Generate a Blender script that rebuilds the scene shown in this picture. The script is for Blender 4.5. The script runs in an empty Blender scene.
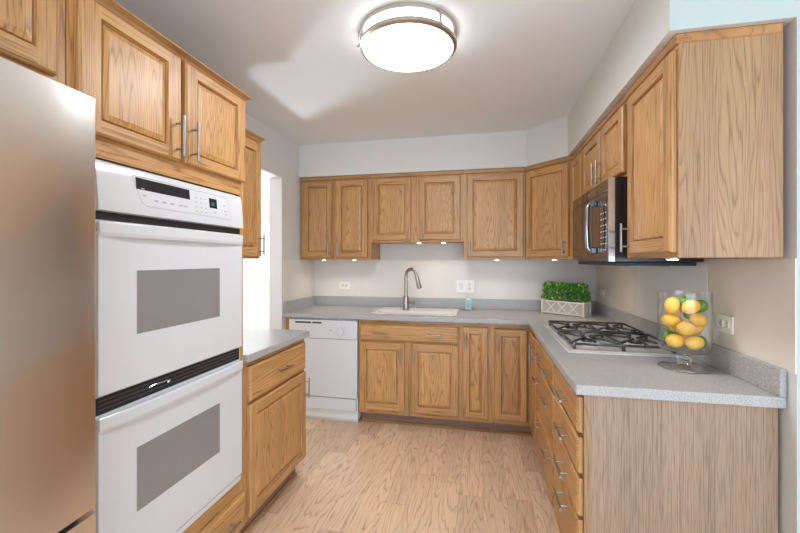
import bpy, bmesh, math, random
from mathutils import Vector, Matrix
random.seed(7)
C = bpy.context.scene
COL = C.collection
PI = math.pi
R = math.radians

# ------------------------------------------------------------------ camera, light, exposure
cam_d = bpy.data.cameras.new('camera')
cam = bpy.data.objects.new('camera', cam_d); COL.objects.link(cam)
F_PX = 389.88
cam_d.sensor_width = 36.0
cam_d.lens = F_PX / 800 * 36.0
cam_d.shift_x = 0.0
cam_d.shift_y = (260.486 - 266.5) / 800
cam_d.clip_start = 0.02
cam.location = (0, 0, 1.3645)
cam.rotation_euler = (R(90), 0, 0.2088)
C.camera = cam

w = bpy.data.worlds.new('world'); C.world = w; w.use_nodes = True
bg = w.node_tree.nodes['Background']
bg.inputs[0].default_value = (0.72, 0.84, 1.0, 1); bg.inputs[1].default_value = 1.0

def area(name, loc, rot, sx, sy, energy, col):
    d = bpy.data.lights.new(name, 'AREA'); d.shape = 'RECTANGLE'; d.size = sx; d.size_y = sy
    d.energy = energy; d.color = col
    o = bpy.data.objects.new(name, d); COL.objects.link(o); o.location = loc; o.rotation_euler = rot
    return o
# daylight through the glazed doors of the room behind the camera
area('daylight_rear', (1.0, -3.52, 1.15), (R(104), 0, 0), 3.6, 2.1, 125, (0.66, 0.83, 1.0))
# daylight from the window on the right of that room
area('daylight_side', (3.45, -1.2, 1.35), (R(90), 0, R(90)), 2.6, 1.7, 40, (0.86, 0.92, 1.0))
# sun through the rear glazing, falling on the floor of that room
sd = bpy.data.lights.new('sun', 'SUN'); sd.energy = 14; sd.angle = R(1.5); sd.color = (1.0, 0.97, 0.92)
sun = bpy.data.objects.new('sun', sd); COL.objects.link(sun); sun.rotation_euler = (R(38), 0, R(-12))
# daylight in the room beyond the doorway
area('daylight_beyond', (-4.4, 5.6, 2.2), (R(0), R(0), 0), 2.2, 2.2, 60, (0.9, 0.96, 1.0))
# daylight thrown up through the doorway from the sunlit floor of that room
area('daylight_bounce', (-3.6, 4.2, .03), (R(180), 0, 0), .4, .4, 110, (0.8, 0.92, 1.0))
C.view_settings.view_transform = 'Standard'; C.view_settings.look = 'None'
C.cycles.diffuse_bounces = 8
C.cycles.max_bounces = 16
C.cycles.transparent_max_bounces = 16
C.view_settings.exposure = 0.16; C.view_settings.gamma = 1.0; C.view_settings.use_curve_mapping = False
LAMP_EMIT = 5.5
LAMP_W = 11.5
PUCK_EMIT = 10.0
PUCK_W = 0.2

# ------------------------------------------------------------------ materials
def new_mat(name):
    m = bpy.data.materials.new(name); m.use_nodes = True
    nt = m.node_tree; b = nt.nodes['Principled BSDF']
    return m, nt, b

def plain(name, col, rough=0.5, metal=0.0, spec=None, bump=0.0, bscale=80, var=0.0, vscale=6):
    m, nt, b = new_mat(name)
    b.inputs['Base Color'].default_value = (*col, 1); b.inputs['Roughness'].default_value = rough
    b.inputs['Metallic'].default_value = metal
    if spec is not None: b.inputs['Specular IOR Level'].default_value = spec
    tc = nt.nodes.new('ShaderNodeTexCoord')
    n = nt.nodes.new('ShaderNodeTexNoise'); n.inputs['Scale'].default_value = vscale; n.inputs['Detail'].default_value = 3
    nt.links.new(tc.outputs['Object'], n.inputs['Vector'])
    mx = nt.nodes.new('ShaderNodeMix'); mx.data_type = 'RGBA'
    mx.inputs[6].default_value = (*[c * (1 - var) for c in col], 1)
    mx.inputs[7].default_value = (*[min(1, c * (1 + var)) for c in col], 1)
    nt.links.new(n.outputs['Fac'], mx.inputs[0]); nt.links.new(mx.outputs[2], b.inputs['Base Color'])
    if bump > 0:
        n2 = nt.nodes.new('ShaderNodeTexNoise'); n2.inputs['Scale'].default_value = bscale
        nt.links.new(tc.outputs['Object'], n2.inputs['Vector'])
        bp = nt.nodes.new('ShaderNodeBump'); bp.inputs['Strength'].default_value = bump; bp.inputs['Distance'].default_value = 0.002
        nt.links.new(n2.outputs['Fac'], bp.inputs['Height']); nt.links.new(bp.outputs['Normal'], b.inputs['Normal'])
    return m

def math_n(nt, op, a, b=None, c=None):
    n = nt.nodes.new('ShaderNodeMath'); n.operation = op
    for i, v in enumerate((a, b, c)):
        if v is None: continue
        if isinstance(v, (int, float)): n.inputs[i].default_value = v
        else: nt.links.new(v, n.inputs[i])
    return n.outputs[0]

def grain(nt, vec, along, rings, pore, cross=5.0, stretch=0.09):
    """wood figure: contour lines of a stretched noise, plus fine pores; returns (ring, pore, tone)"""
    mp = nt.nodes.new('ShaderNodeMapping'); sc = [cross] * 3; sc[along] = cross * stretch
    mp.inputs['Scale'].default_value = sc
    nt.links.new(vec, mp.inputs['Vector'])
    n = nt.nodes.new('ShaderNodeTexNoise'); n.inputs['Scale'].default_value = 1.0; n.inputs['Detail'].default_value = 3.0
    n.inputs['Roughness'].default_value = 0.40
    nt.links.new(mp.outputs[0], n.inputs['Vector'])
    fr = math_n(nt, 'FRACT', math_n(nt, 'MULTIPLY', n.outputs['Fac'], rings))
    mp2 = nt.nodes.new('ShaderNodeMapping'); s2 = [260.0] * 3; s2[along] = 9.0
    mp2.inputs['Scale'].default_value = s2; nt.links.new(vec, mp2.inputs['Vector'])
    p = nt.nodes.new('ShaderNodeTexNoise'); p.inputs['Scale'].default_value = 1.0; p.inputs['Detail'].default_value = 2
    nt.links.new(mp2.outputs[0], p.inputs['Vector'])
    mp3 = nt.nodes.new('ShaderNodeMapping'); s3 = [9.0] * 3; s3[along] = 0.7
    mp3.inputs['Scale'].default_value = s3; nt.links.new(vec, mp3.inputs['Vector'])
    t = nt.nodes.new('ShaderNodeTexNoise'); t.inputs['Scale'].default_value = 1.0
    nt.links.new(mp3.outputs[0], t.inputs['Vector'])
    return fr, p.outputs['Fac'], t.outputs['Fac']

def ramp(nt, fac, stops):
    r = nt.nodes.new('ShaderNodeValToRGB'); e = r.color_ramp.elements
    e[0].position = stops[0][0]; e[0].color = (*stops[0][1], 1)
    e[1].position = stops[-1][0]; e[1].color = (*stops[-1][1], 1)
    for p, c in stops[1:-1]:
        x = e.new(p); x.color = (*c, 1)
    nt.links.new(fac, r.inputs[0]); return r.outputs[0]

def mixc(nt, fac, a, b, mode='MIX'):
    n = nt.nodes.new('ShaderNodeMix'); n.data_type = 'RGBA'; n.blend_type = mode
    for i, v in ((0, fac), (6, a), (7, b)):
        if isinstance(v, (int, float)): n.inputs[i].default_value = v
        elif isinstance(v, tuple): n.inputs[i].default_value = (*v, 1)
        else: nt.links.new(v, n.inputs[i])
    return n.outputs[2]

def wood(name, along, light, mid, dark, rings=9, rough=0.42, cross=5.0, stretch=0.09, pore_amt=0.35, coat=0.12, ringamt=0.85):
    m, nt, b = new_mat(name)
    tc = nt.nodes.new('ShaderNodeTexCoord'); oi = nt.nodes.new('ShaderNodeObjectInfo')
    cb = nt.nodes.new('ShaderNodeCombineXYZ')
    for i, k in enumerate((17.3, 9.1, 23.7)): nt.links.new(math_n(nt, 'MULTIPLY', oi.outputs['Random'], k), cb.inputs[i])
    ad = nt.nodes.new('ShaderNodeVectorMath'); ad.operation = 'ADD'
    nt.links.new(tc.outputs['Object'], ad.inputs[0]); nt.links.new(cb.outputs[0], ad.inputs[1])
    fr, p, t = grain(nt, ad.outputs[0], along, rings, 1, cross, stretch)
    rc = ramp(nt, fr, [(0.0, dark), (0.12, mid), (0.34, light), (0.80, light), (0.92, mid), (1.0, dark)])
    # the dark late wood breaks up into short pore streaks
    st = ramp(nt, p, [(0.38, (1, 1, 1)), (0.66, (0.38, 0.38, 0.38))])
    base = mixc(nt, math_n(nt, 'MULTIPLY', st, ringamt), light, rc)
    pm = ramp(nt, p, [(0.36, (0, 0, 0)), (0.52, (1, 1, 1))])
    pd = mixc(nt, pm, tuple(x * 0.62 for x in mid), base)
    c2 = mixc(nt, pore_amt, base, pd)
    tone = ramp(nt, t, [(0.3, (0.86, 0.84, 0.80)), (0.7, (1.06, 1.05, 1.04))])
    c3 = mixc(nt, 1.0, c2, tone, 'MULTIPLY')
    rt = ramp(nt, oi.outputs['Random'], [(0.0, (0.92, 0.90, 0.88)), (1.0, (1.06, 1.04, 1.02))])
    c4 = mixc(nt, 1.0, c3, rt, 'MULTIPLY')
    nt.links.new(c4, b.inputs['Base Color'])
    b.inputs['Roughness'].default_value = rough
    b.inputs['Coat Weight'].default_value = coat; b.inputs['Coat Roughness'].default_value = 0.3
    bp = nt.nodes.new('ShaderNodeBump'); bp.inputs['Strength'].default_value = 0.08; bp.inputs['Distance'].default_value = 0.001
    nt.links.new(p, bp.inputs['Height']); nt.links.new(bp.outputs['Normal'], b.inputs['Normal'])
    return m

OAK_L, OAK_M, OAK_D = (0.57, 0.325, 0.135), (0.43, 0.222, 0.078), (0.17, 0.070, 0.020)
WV = wood('oak_upright_grain', 2, OAK_L, OAK_M, OAK_D, rings=24, cross=10, stretch=.03)
WH = wood('oak_level_grain', 0, OAK_L, OAK_M, OAK_D, rings=24, cross=10, stretch=.03)
WP = wood('oak_panel_grain', 2, OAK_L, OAK_M, OAK_D, rings=40, cross=6.0, stretch=0.085)
WC = wood('oak_moulding', 0, (0.46, 0.25, 0.10), (0.38, 0.19, 0.07), (0.24, 0.10, 0.03))
VENEER = wood('oak_veneer_daylit', 2, (0.385, 0.25, 0.135), (0.31, 0.19, 0.096), (0.17, 0.093, 0.042), rings=60, cross=5.0, stretch=0.085, coat=0.05, rough=0.45)  # less saturated than the oak: bluish daylight on the end panel put into the colour
LAMINATE = wood('straight_grain_laminate', 2, (0.40, 0.29, 0.212), (0.33, 0.228, 0.16), (0.22, 0.142, 0.095), rings=30, cross=14.0, stretch=0.006, coat=0.0, rough=0.5, pore_amt=0.6)
TOE = wood('toe_kick_wood', 0, (0.30, 0.20, 0.15), (0.27, 0.175, 0.13), (0.2, 0.12, 0.09), coat=0.0, rough=0.55)
DARKGAP = plain('cabinet_interior', (0.10, 0.055, 0.025), 0.8)

def floor_mat():
    m, nt, b = new_mat('oak_plank_floor')
    tc = nt.nodes.new('ShaderNodeTexCoord'); sp = nt.nodes.new('ShaderNodeSeparateXYZ')
    nt.links.new(tc.outputs['Object'], sp.inputs[0])
    W, L = 0.135, 1.25
    u = math_n(nt, 'DIVIDE', sp.outputs[0], W); iu = math_n(nt, 'FLOOR', u); fu = math_n(nt, 'FRACT', u)
    wn = nt.nodes.new('ShaderNodeTexWhiteNoise'); wn.noise_dimensions = '1D'; nt.links.new(iu, wn.inputs['W'])
    v = math_n(nt, 'DIVIDE', sp.outputs[1], L); v2 = math_n(nt, 'ADD', v, wn.outputs['Value'])
    iv = math_n(nt, 'FLOOR', v2); fv = math_n(nt, 'FRACT', v2)
    idn = math_n(nt, 'ADD', math_n(nt, 'MULTIPLY', iu, 13.7), math_n(nt, 'MULTIPLY', iv, 7.31))
    wn2 = nt.nodes.new('ShaderNodeTexWhiteNoise'); wn2.noise_dimensions = '1D'; nt.links.new(idn, wn2.inputs['W'])
    r = wn2.outputs['Value']
    cb = nt.nodes.new('ShaderNodeCombineXYZ')
    nt.links.new(math_n(nt, 'ADD', sp.outputs[0], math_n(nt, 'MULTIPLY', r, 31.0)), cb.inputs[0])
    nt.links.new(math_n(nt, 'ADD', sp.outputs[1], math_n(nt, 'MULTIPLY', r, 17.0)), cb.inputs[1])
    nt.links.new(math_n(nt, 'MULTIPLY', r, 5.0), cb.inputs[2])
    fr, p, t = grain(nt, cb.outputs[0], 1, 22, 1, 6.0, 0.13)
    l_, m_, d_ = (0.80, 0.595, 0.425), (0.66, 0.45, 0.29), (0.36, 0.21, 0.11)
    rc = ramp(nt, fr, [(0.0, d_), (0.10, m_), (0.3, l_), (0.85, l_), (0.94, m_), (1.0, d_)])
    st = ramp(nt, p, [(0.38, (1, 1, 1)), (0.66, (0.38, 0.38, 0.38))])
    base = mixc(nt, math_n(nt, 'MULTIPLY', st, 0.75), l_, rc)
    pm = ramp(nt, p, [(0.36, (0.72, 0.66, 0.6)), (0.54, (1, 1, 1))])
    base = mixc(nt, 0.55, base, mixc(nt, 1.0, base, pm, 'MULTIPLY'))
    tone = ramp(nt, r, [(0.0, (0.84, 0.80, 0.77)), (1.0, (1.08, 1.06, 1.04))])
    base = mixc(nt, 1.0, base, tone, 'MULTIPLY')
    e1 = math_n(nt, 'LESS_THAN', fu, 0.012); e2 = math_n(nt, 'LESS_THAN', fv, 0.0016)
    e = math_n(nt, 'MAXIMUM', e1, e2)
    base = mixc(nt, math_n(nt, 'MULTIPLY', e, 0.55), base, (0.16, 0.08, 0.04))
    nt.links.new(base, b.inputs['Base Color'])
    b.inputs['Roughness'].default_value = 0.36
    b.inputs['Coat Weight'].default_value = 0.15; b.inputs['Coat Roughness'].default_value = 0.25
    return m
FLOOR = floor_mat()

def counter_mat():
    m, nt, b = new_mat('speckled_grey_solid_surface')
    tc = nt.nodes.new('ShaderNodeTexCoord')
    n = nt.nodes.new('ShaderNodeTexNoise'); n.inputs['Scale'].default_value = 270; n.inputs['Detail'].default_value = 3; n.inputs['Roughness'].default_value = 0.7
    nt.links.new(tc.outputs['Object'], n.inputs['Vector'])
    c = ramp(nt, n.outputs['Fac'], [(0.33, (0.18, 0.183, 0.19)), (0.44, (0.365, 0.367, 0.37)), (0.56, (0.435, 0.438, 0.442)), (0.68, (0.68, 0.69, 0.70))])
    nt.links.new(c, b.inputs['Base Color']); b.inputs['Roughness'].default_value = 0.32
    return m
COUNTER = counter_mat()

WALL = plain('wall_paint', (0.67, 0.675, 0.66), 0.7, bump=0.05, bscale=220, var=0.015)
CEIL = plain('ceiling_paint', (0.75, 0.79, 0.83), 0.85, bump=0.05, bscale=200, var=0.015)
SPLASH = plain('backsplash_laminate', (0.73, 0.695, 0.655), 0.35, var=0.012)
SPLASHW = plain('white_splash_panel', (0.82, 0.82, 0.81), 0.3, var=0.01)
PAINTB = plain('pale_blue_green_paint', (0.46, 0.545, 0.55), 0.7, var=0.01)
TRIMW = plain('white_trim_paint', (0.80, 0.80, 0.79), 0.45)
ROOMW = plain('bright_room_paint', (0.82, 0.82, 0.81), 0.8)
WHITE = plain('appliance_white_enamel', (0.645, 0.665, 0.69), 0.16, spec=0.5)
WHITE2 = plain('white_plastic', (0.76, 0.76, 0.75), 0.35)
PLATE = plain('outlet_plastic', (0.88, 0.87, 0.84), 0.4)
SLOT = plain('dark_slot', (0.03, 0.03, 0.03), 0.6)
BLACK = plain('black_gloss_plastic', (0.015, 0.015, 0.017), 0.2)
VENTB = plain('black_vent', (0.012, 0.012, 0.013), 0.5)
OVGLASS = plain('grey_oven_glass', (0.25, 0.24, 0.24), 0.12, spec=0.6)
GREYMARK = plain('grey_print', (0.32, 0.33, 0.35), 0.5)
SINKW = plain('white_composite', (0.84, 0.82, 0.78), 0.25)
HOB = plain('white_hob_enamel', (0.62, 0.60, 0.58), 0.2)
CASTIRON = plain('cast_iron', (0.10, 0.10, 0.105), 0.27, metal=0.7)
NICKEL = plain('brushed_nickel', (0.40, 0.39, 0.385), 0.34, metal=1.0)
NICKELD = plain('lamp_nickel', (0.55, 0.52, 0.48), 0.30, metal=1.0)
FAUCET = plain('stainless_faucet', (0.42, 0.39, 0.36), 0.28, metal=1.0)
STEEL = plain('polished_steel', (0.60, 0.62, 0.65), 0.18, metal=1.0)
MWGLASS = plain('black_glass_brown_reflection', (0.055, 0.040, 0.032), 0.06, spec=0.6)  # black glass; the brown of the reflected cabinets is put into its colour
MWSTEEL = plain('dark_polished_steel', (0.36, 0.39, 0.44), 0.15, metal=1.0)
WHITEWASH = plain('whitewashed_wood', (0.74, 0.70, 0.65), 0.7, var=0.08, vscale=40)
PLANTERIN = plain('planter_backing', (0.50, 0.46, 0.42), 0.8, var=0.05, vscale=40)
SOIL = plain('dark_soil', (0.05, 0.035, 0.02), 0.9)
LABELB = plain('blue_soap_label', (0.30, 0.50, 0.62), 0.4, var=0.35, vscale=90)
CLEARP = plain('soap_liquid', (0.66, 0.76, 0.80), 0.15)

def brushed(name, col, rough, along):
    m, nt, b = new_mat(name)
    b.inputs['Metallic'].default_value = 1.0; b.inputs['Base Color'].default_value = (*col, 1)
    tc = nt.nodes.new('ShaderNodeTexCoord'); mp = nt.nodes.new('ShaderNodeMapping')
    s = [380.0] * 3; s[along] = 4.0; mp.inputs['Scale'].default_value = s
    nt.links.new(tc.outputs['Object'], mp.inputs['Vector'])
    n = nt.nodes.new('ShaderNodeTexNoise'); n.inputs['Scale'].default_value = 1; n.inputs['Detail'].default_value = 2
    nt.links.new(mp.outputs[0], n.inputs['Vector'])
    rr = nt.nodes.new('ShaderNodeMapRange'); rr.inputs[3].default_value = rough - 0.003; rr.inputs[4].default_value = rough + 0.003
    nt.links.new(n.outputs['Fac'], rr.inputs[0]); nt.links.new(rr.outputs[0], b.inputs['Roughness'])
    return m
STAINLESS = brushed('brushed_stainless', (0.80, 0.765, 0.735), 0.27, 1)

def emit(name, col, s):
    m, nt, b = new_mat(name)
    b.inputs['Base Color'].default_value = (0.8, 0.8, 0.8, 1)
    b.inputs['Emission Color'].default_value = (*col, 1); b.inputs['Emission Strength'].default_value = s
    return m
LAMP = emit('lit_lamp_glass', (0.97, 0.99, 1.0), LAMP_EMIT)
PUCK = emit('lit_puck_lens', (1.0, 0.9, 0.75), PUCK_EMIT)
LCD = emit('lit_clock_display', (0.05, 0.25, 0.24), 0.08)

LCD.node_tree.nodes['Principled BSDF'].inputs['Base Color'].default_value = (.02, .08, .08, 1)

def glass(name):
    """thin clear glass: mirror reflection by Fresnel over straight transmission"""
    m, nt, b = new_mat(name); nt.nodes.remove(b)
    out = nt.nodes['Material Output']
    tr = nt.nodes.new('ShaderNodeBsdfTransparent'); tr.inputs[0].default_value = (0.988, 0.994, 0.992, 1)
    gl = nt.nodes.new('ShaderNodeBsdfGlossy'); gl.inputs['Roughness'].default_value = 0.02
    lw = nt.nodes.new('ShaderNodeLayerWeight')
    fr = nt.nodes.new('ShaderNodeMath'); fr.operation = 'MULTIPLY_ADD'; fr.inputs[1].default_value = 0.9; fr.inputs[2].default_value = 0.03
    pw = nt.nodes.new('ShaderNodeMath'); pw.operation = 'POWER'; pw.inputs[1].default_value = 3.0
    nt.links.new(lw.outputs['Facing'], pw.inputs[0]); nt.links.new(pw.outputs[0], fr.inputs[0])
    mx = nt.nodes.new('ShaderNodeMixShader')
    nt.links.new(fr.outputs[0], mx.inputs[0]); nt.links.new(tr.outputs[0], mx.inputs[1]); nt.links.new(gl.outputs[0], mx.inputs[2])
    nt.links.new(mx.outputs[0], out.inputs[0])
    return m
GLASS = glass('clear_glass')

def fruit(name, a, b_, bs):
    m, nt, b = new_mat(name)
    tc = nt.nodes.new('ShaderNodeTexCoord'); oi = nt.nodes.new('ShaderNodeObjectInfo')
    n = nt.nodes.new('ShaderNodeTexNoise'); n.inputs['Scale'].default_value = 22; n.inputs['Detail'].default_value = 2
    nt.links.new(tc.outputs['Object'], n.inputs['Vector'])
    c = mixc(nt, n.outputs['Fac'], a, b_)
    rt = ramp(nt, oi.outputs['Random'], [(0.0, (0.9, 0.86, 0.8)), (1.0, (1.05, 1.05, 1.0))])
    nt.links.new(mixc(nt, 1.0, c, rt, 'MULTIPLY'), b.inputs['Base Color'])
    b.inputs['Roughness'].default_value = 0.38
    n2 = nt.nodes.new('ShaderNodeTexNoise'); n2.inputs['Scale'].default_value = bs
    nt.links.new(tc.outputs['Object'], n2.inputs['Vector'])
    bp = nt.nodes.new('ShaderNodeBump'); bp.inputs['Strength'].default_value = 0.25; bp.inputs['Distance'].default_value = 0.001
    nt.links.new(n2.outputs['Fac'], bp.inputs['Height']); nt.links.new(bp.outputs['Normal'], b.inputs['Normal'])
    return m
LEMON = fruit('lemon_peel', (0.86, 0.50, 0.06), (0.90, 0.58, 0.12), 260)
LIME = fruit('lime_peel', (0.06, 0.20, 0.012), (0.13, 0.32, 0.025), 260)
def leafm():
    m, nt, b = new_mat('boxwood_leaf')
    g = nt.nodes.new('ShaderNodeNewGeometry')
    c = ramp(nt, g.outputs['Random Per Island'], [(0.0, (0.018, 0.10, 0.012)), (0.4, (0.06, 0.25, 0.025)), (0.75, (0.19, 0.46, 0.07)), (1.0, (0.42, 0.62, 0.22))])
    nt.links.new(c, b.inputs['Base Color']); b.inputs['Roughness'].default_value = 0.4
    return m
LEAF = leafm()

# ------------------------------------------------------------------ mesh helpers
class MB:
    def __init__(self): self.bm = bmesh.new(); self.mats = []
    def mi(self, m):
        if m not in self.mats: self.mats.append(m)
        return self.mats.index(m)
    def face(self, pts, m, smooth=False):
        f = self.bm.faces.new([self.bm.verts.new(p) for p in pts]); f.material_index = self.mi(m); f.smooth = smooth; return f
    def box(self, x0, x1, y0, y1, z0, z1, m, bev=0.0, seg=1):
        r = bmesh.ops.create_cube(self.bm, size=1.0)
        vs = r['verts']
        for v in vs:
            v.co = Vector((x0 + (v.co.x + .5) * (x1 - x0), y0 + (v.co.y + .5) * (y1 - y0), z0 + (v.co.z + .5) * (z1 - z0)))
        fs = set(f for v in vs for f in v.link_faces)
        k = self.mi(m)
        for f in fs: f.material_index = k
        if bev > 0:
            es = list(set(e for v in vs for e in v.link_edges))
            rb = bmesh.ops.bevel(self.bm, geom=es, offset=bev, segments=seg, affect='EDGES', profile=0.5)
            for f in rb['faces']: f.material_index = k; f.smooth = seg > 1
    def tube(self, pts, rad, m, n=12, caps=True, smooth=True):
        pts = [Vector(p) for p in pts]; rs = rad if isinstance(rad, (list, tuple)) else [rad] * len(pts)
        k = self.mi(m); rings = []; up = None
        for i, p in enumerate(pts):
            t = ((pts[min(i + 1, len(pts) - 1)] - pts[max(i - 1, 0)])).normalized()
            if up is None:
                up = Vector((0, 0, 1)) if abs(t.z) < .9 else Vector((1, 0, 0))
            a = t.cross(up)
            if a.length < 1e-6: a = t.cross(Vector((0, 1, 0)))
            a.normalize(); b = a.cross(t).normalized(); up = b
            rings.append([self.bm.verts.new(p + rs[i] * (math.cos(2 * PI * j / n) * a + math.sin(2 * PI * j / n) * b)) for j in range(n)])
        for i in range(len(rings) - 1):
            for j in range(n):
                f = self.bm.faces.new((rings[i][j], rings[i][(j + 1) % n], rings[i + 1][(j + 1) % n], rings[i + 1][j])); f.material_index = k; f.smooth = smooth
        if caps:
            for rg in (rings[0][::-1], rings[-1]):
                f = self.bm.faces.new(rg); f.material_index = k
    def lathe(self, prof, m, n=48, cx=0, cy=0, close=False, smooth=True):
        """prof: list of (r, z); r = 0 collapses to a point"""
        k = self.mi(m); rings = []
        for r, z in prof:
            if r < 1e-6: rings.append([self.bm.verts.new((cx, cy, z))])
            else: rings.append([self.bm.verts.new((cx + r * math.cos(2 * PI * j / n), cy + r * math.sin(2 * PI * j / n), z)) for j in range(n)])
        pr = list(zip(rings, rings[1:])) + ([(rings[-1], rings[0])] if close else [])
        for a, b in pr:
            for j in range(n):
                j2 = (j + 1) % n
                if len(a) == 1 and len(b) == 1: continue
                if len(a) == 1: vs = (a[0], b[j2], b[j])
                elif len(b) == 1: vs = (a[j], a[j2], b[0])
                else: vs = (a[j], a[j2], b[j2], b[j])
                f = self.bm.faces.new(vs); f.material_index = k; f.smooth = smooth
    def prism(self, poly, z0, z1, m):
        k = self.mi(m); lo = [self.bm.verts.new((x, y, z0)) for x, y in poly]; hi = [self.bm.verts.new((x, y, z1)) for x, y in poly]
        n = len(poly)
        fs = [self.bm.faces.new(lo[::-1]), self.bm.faces.new(hi)] + [self.bm.faces.new((lo[i], lo[(i + 1) % n], hi[(i + 1) % n], hi[i])) for i in range(n)]
        for f in fs: f.material_index = k
    def cells(self, xs, ys, inc, z0, z1, m):
        """slab over a grid of cells, with holes; closed surface"""
        k = self.mi(m); V = {}
        def v(i, j, h):
            if (i, j, h) not in V: V[(i, j, h)] = self.bm.verts.new((xs[i], ys[j], z1 if h else z0))
            return V[(i, j, h)]
        nx, ny = len(xs) - 1, len(ys) - 1
        on = lambda i, j: 0 <= i < nx and 0 <= j < ny and inc(i, j)
        out = []
        for i in range(nx):
            for j in range(ny):
                if not on(i, j): continue
                out.append((v(i, j, 1), v(i + 1, j, 1), v(i + 1, j + 1, 1), v(i, j + 1, 1)))
                out.append((v(i, j + 1, 0), v(i + 1, j + 1, 0), v(i + 1, j, 0), v(i, j, 0)))
                if not on(i - 1, j): out.append((v(i, j + 1, 0), v(i, j, 0), v(i, j, 1), v(i, j + 1, 1)))
                if not on(i + 1, j): out.append((v(i + 1, j, 0), v(i + 1, j + 1, 0), v(i + 1, j + 1, 1), v(i + 1, j, 1)))
                if not on(i, j - 1): out.append((v(i, j, 0), v(i + 1, j, 0), v(i + 1, j, 1), v(i, j, 1)))
                if not on(i, j + 1): out.append((v(i + 1, j + 1, 0), v(i, j + 1, 0), v(i, j + 1, 1), v(i + 1, j + 1, 1)))
        for q in out:
            f = self.bm.faces.new(q); f.material_index = k
    def build(self, name, parent=None, loc=(0, 0, 0), rot=None, bevel=0, recalc=True):
        if recalc: bmesh.ops.recalc_face_normals(self.bm, faces=self.bm.faces[:])
        for e in self.bm.edges:
            if len(e.link_faces) == 2 and e.calc_face_angle(0) > R(38): e.smooth = False
        me = bpy.data.meshes.new(name); self.bm.to_mesh(me); self.bm.free()
        for m in self.mats: me.materials.append(m)
        o = bpy.data.objects.new(name, me); COL.objects.link(o)
        o.location = loc
        if rot: o.rotation_euler = rot
        if parent: o.parent = parent
        if bevel:
            bv = o.modifiers.new('bevel', 'BEVEL'); bv.width = bevel; bv.segments = 2; bv.limit_method = 'ANGLE'; bv.angle_limit = R(50)
        return o

def thing(name, label, cat, loc=(0, 0, 0), rz=0.0, group=None):
    o = bpy.data.objects.new(name, None); COL.objects.link(o); o.empty_display_size = 0.05
    o.location = loc; o.rotation_euler = (0, 0, rz); o['label'] = label; o['category'] = cat
    if group: o['group'] = group
    return o
def tag(o, label, cat, group=None):
    o['label'] = label; o['category'] = cat
    if group: o['group'] = group
    return o
def structure(o): o['kind'] = 'structure'; return o

# ------------------------------------------------------------------ dimensions of the place
XL, XR, YB, ZC = -1.6805, 0.980, 3.7152, 2.44
YE = 1.478
ZS = 2.1414                       # underside of the soffit
CT, CU = 0.914, 0.876
FRAME_B = 3.116                   # face of the back base run
FRAME_U = 3.388                   # face of the back uppers
FRAME_R = 0.364                   # face of the right base run
FRAME_RU = 0.655                  # face of the right uppers
FRAME_L = -1.118                  # face of the left base / tall run

# ------------------------------------------------------------------ the setting
def sbox(name, x0, x1, y0, y1, z0, z1, m, bev=0):
    b = MB(); b.box(x0, x1, y0, y1, z0, z1, m, bev); return structure(b.build(name))
sbox('floor', -6.2, 3.6, -3.6, 7.4, -0.05, 0.0, FLOOR)
sbox('ceiling', -6.2, 3.6, -3.6, 7.4, ZC, ZC + 0.05, CEIL)
DY0, DY1, DZ = 2.36, 3.057, 2.078
b = MB()
b.box(XL - .12, XL, -3.6, DY0, 0, ZC, WALL); b.box(XL - .12, XL, DY1, YB + .12, 0, ZC, WALL); b.box(XL - .12, XL, DY0, DY1, DZ, ZC, WALL)
structure(b.build('wall_left'))
b = MB()
b.box(XL - .118, XL - .001, DY1 - .006, DY1, 0, DZ, TRIMW); b.box(XL - .118, XL - .001, DY0, DY0 + .006, 0, DZ, TRIMW)
b.box(XL - .118, XL - .001, DY0 + .006, DY1 - .006, DZ - .006, DZ, TRIMW)
structure(b.build('trim_1'))
sbox('wall_back', XL, XR + .12, YB, YB + .12, 0, ZC, WALL)
b = MB(); b.box(XR, XR + .12, YE, YB, 0, ZC, WALL)
for f in b.bm.faces:
    if f.calc_center_median().y < YE + .001: f.material_index = b.mi(PAINTB)
structure(b.build('wall_right'))
sbox('wall_return', XR + .12, 3.6, YE, YE + .12, 0, ZC, PAINTB)
b = MB()
b.prism([(XL, 3.37), (.351, 3.37), (.618, 3.09), (.618, YE), (XR, YE), (XR, YB), (XL, YB)], ZS, ZC, WALL)
for f in b.bm.faces:
    if f.calc_center_median().y < YE + .001: f.material_index = b.mi(PAINTB)
structure(b.build('wall_soffit'))
# room behind the camera: rear wall with a wide glazed opening, side wall with a window
b = MB()
b.box(XL, -.8, -3.72, -3.6, 0, ZC, WALL); b.box(2.8, 3.6, -3.72, -3.6, 0, ZC, WALL); b.box(-.8, 2.8, -3.72, -3.6, 2.2, ZC, WALL)
structure(b.build('wall_rear'))
b = MB()
b.box(3.6, 3.72, -3.72, -2.5, 0, ZC, WALL); b.box(3.6, 3.72, .1, YE + .12, 0, ZC, WALL); b.box(3.6, 3.72, -2.5, .1, 0, .5, WALL); b.box(3.6, 3.72, -2.5, .1, 2.2, ZC, WALL)
structure(b.build('wall_side'))
# room beyond the doorway
sbox('wall_beyond', -6.2, XL - .12, 7.2, 7.32, 0, ZC, ROOMW)
sbox('wall_beyond_left', -6.2, -6.08, 1.0, 7.2, 0, ZC, ROOMW)
sbox('wall_beyond_right', XL - .12, XL, YB + .12, 7.2, 0, ZC, ROOMW)
sbox('baseboard_beyond', -6.08, XL - .12, 7.185, 7.2, 0, .11, TRIMW)
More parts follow.
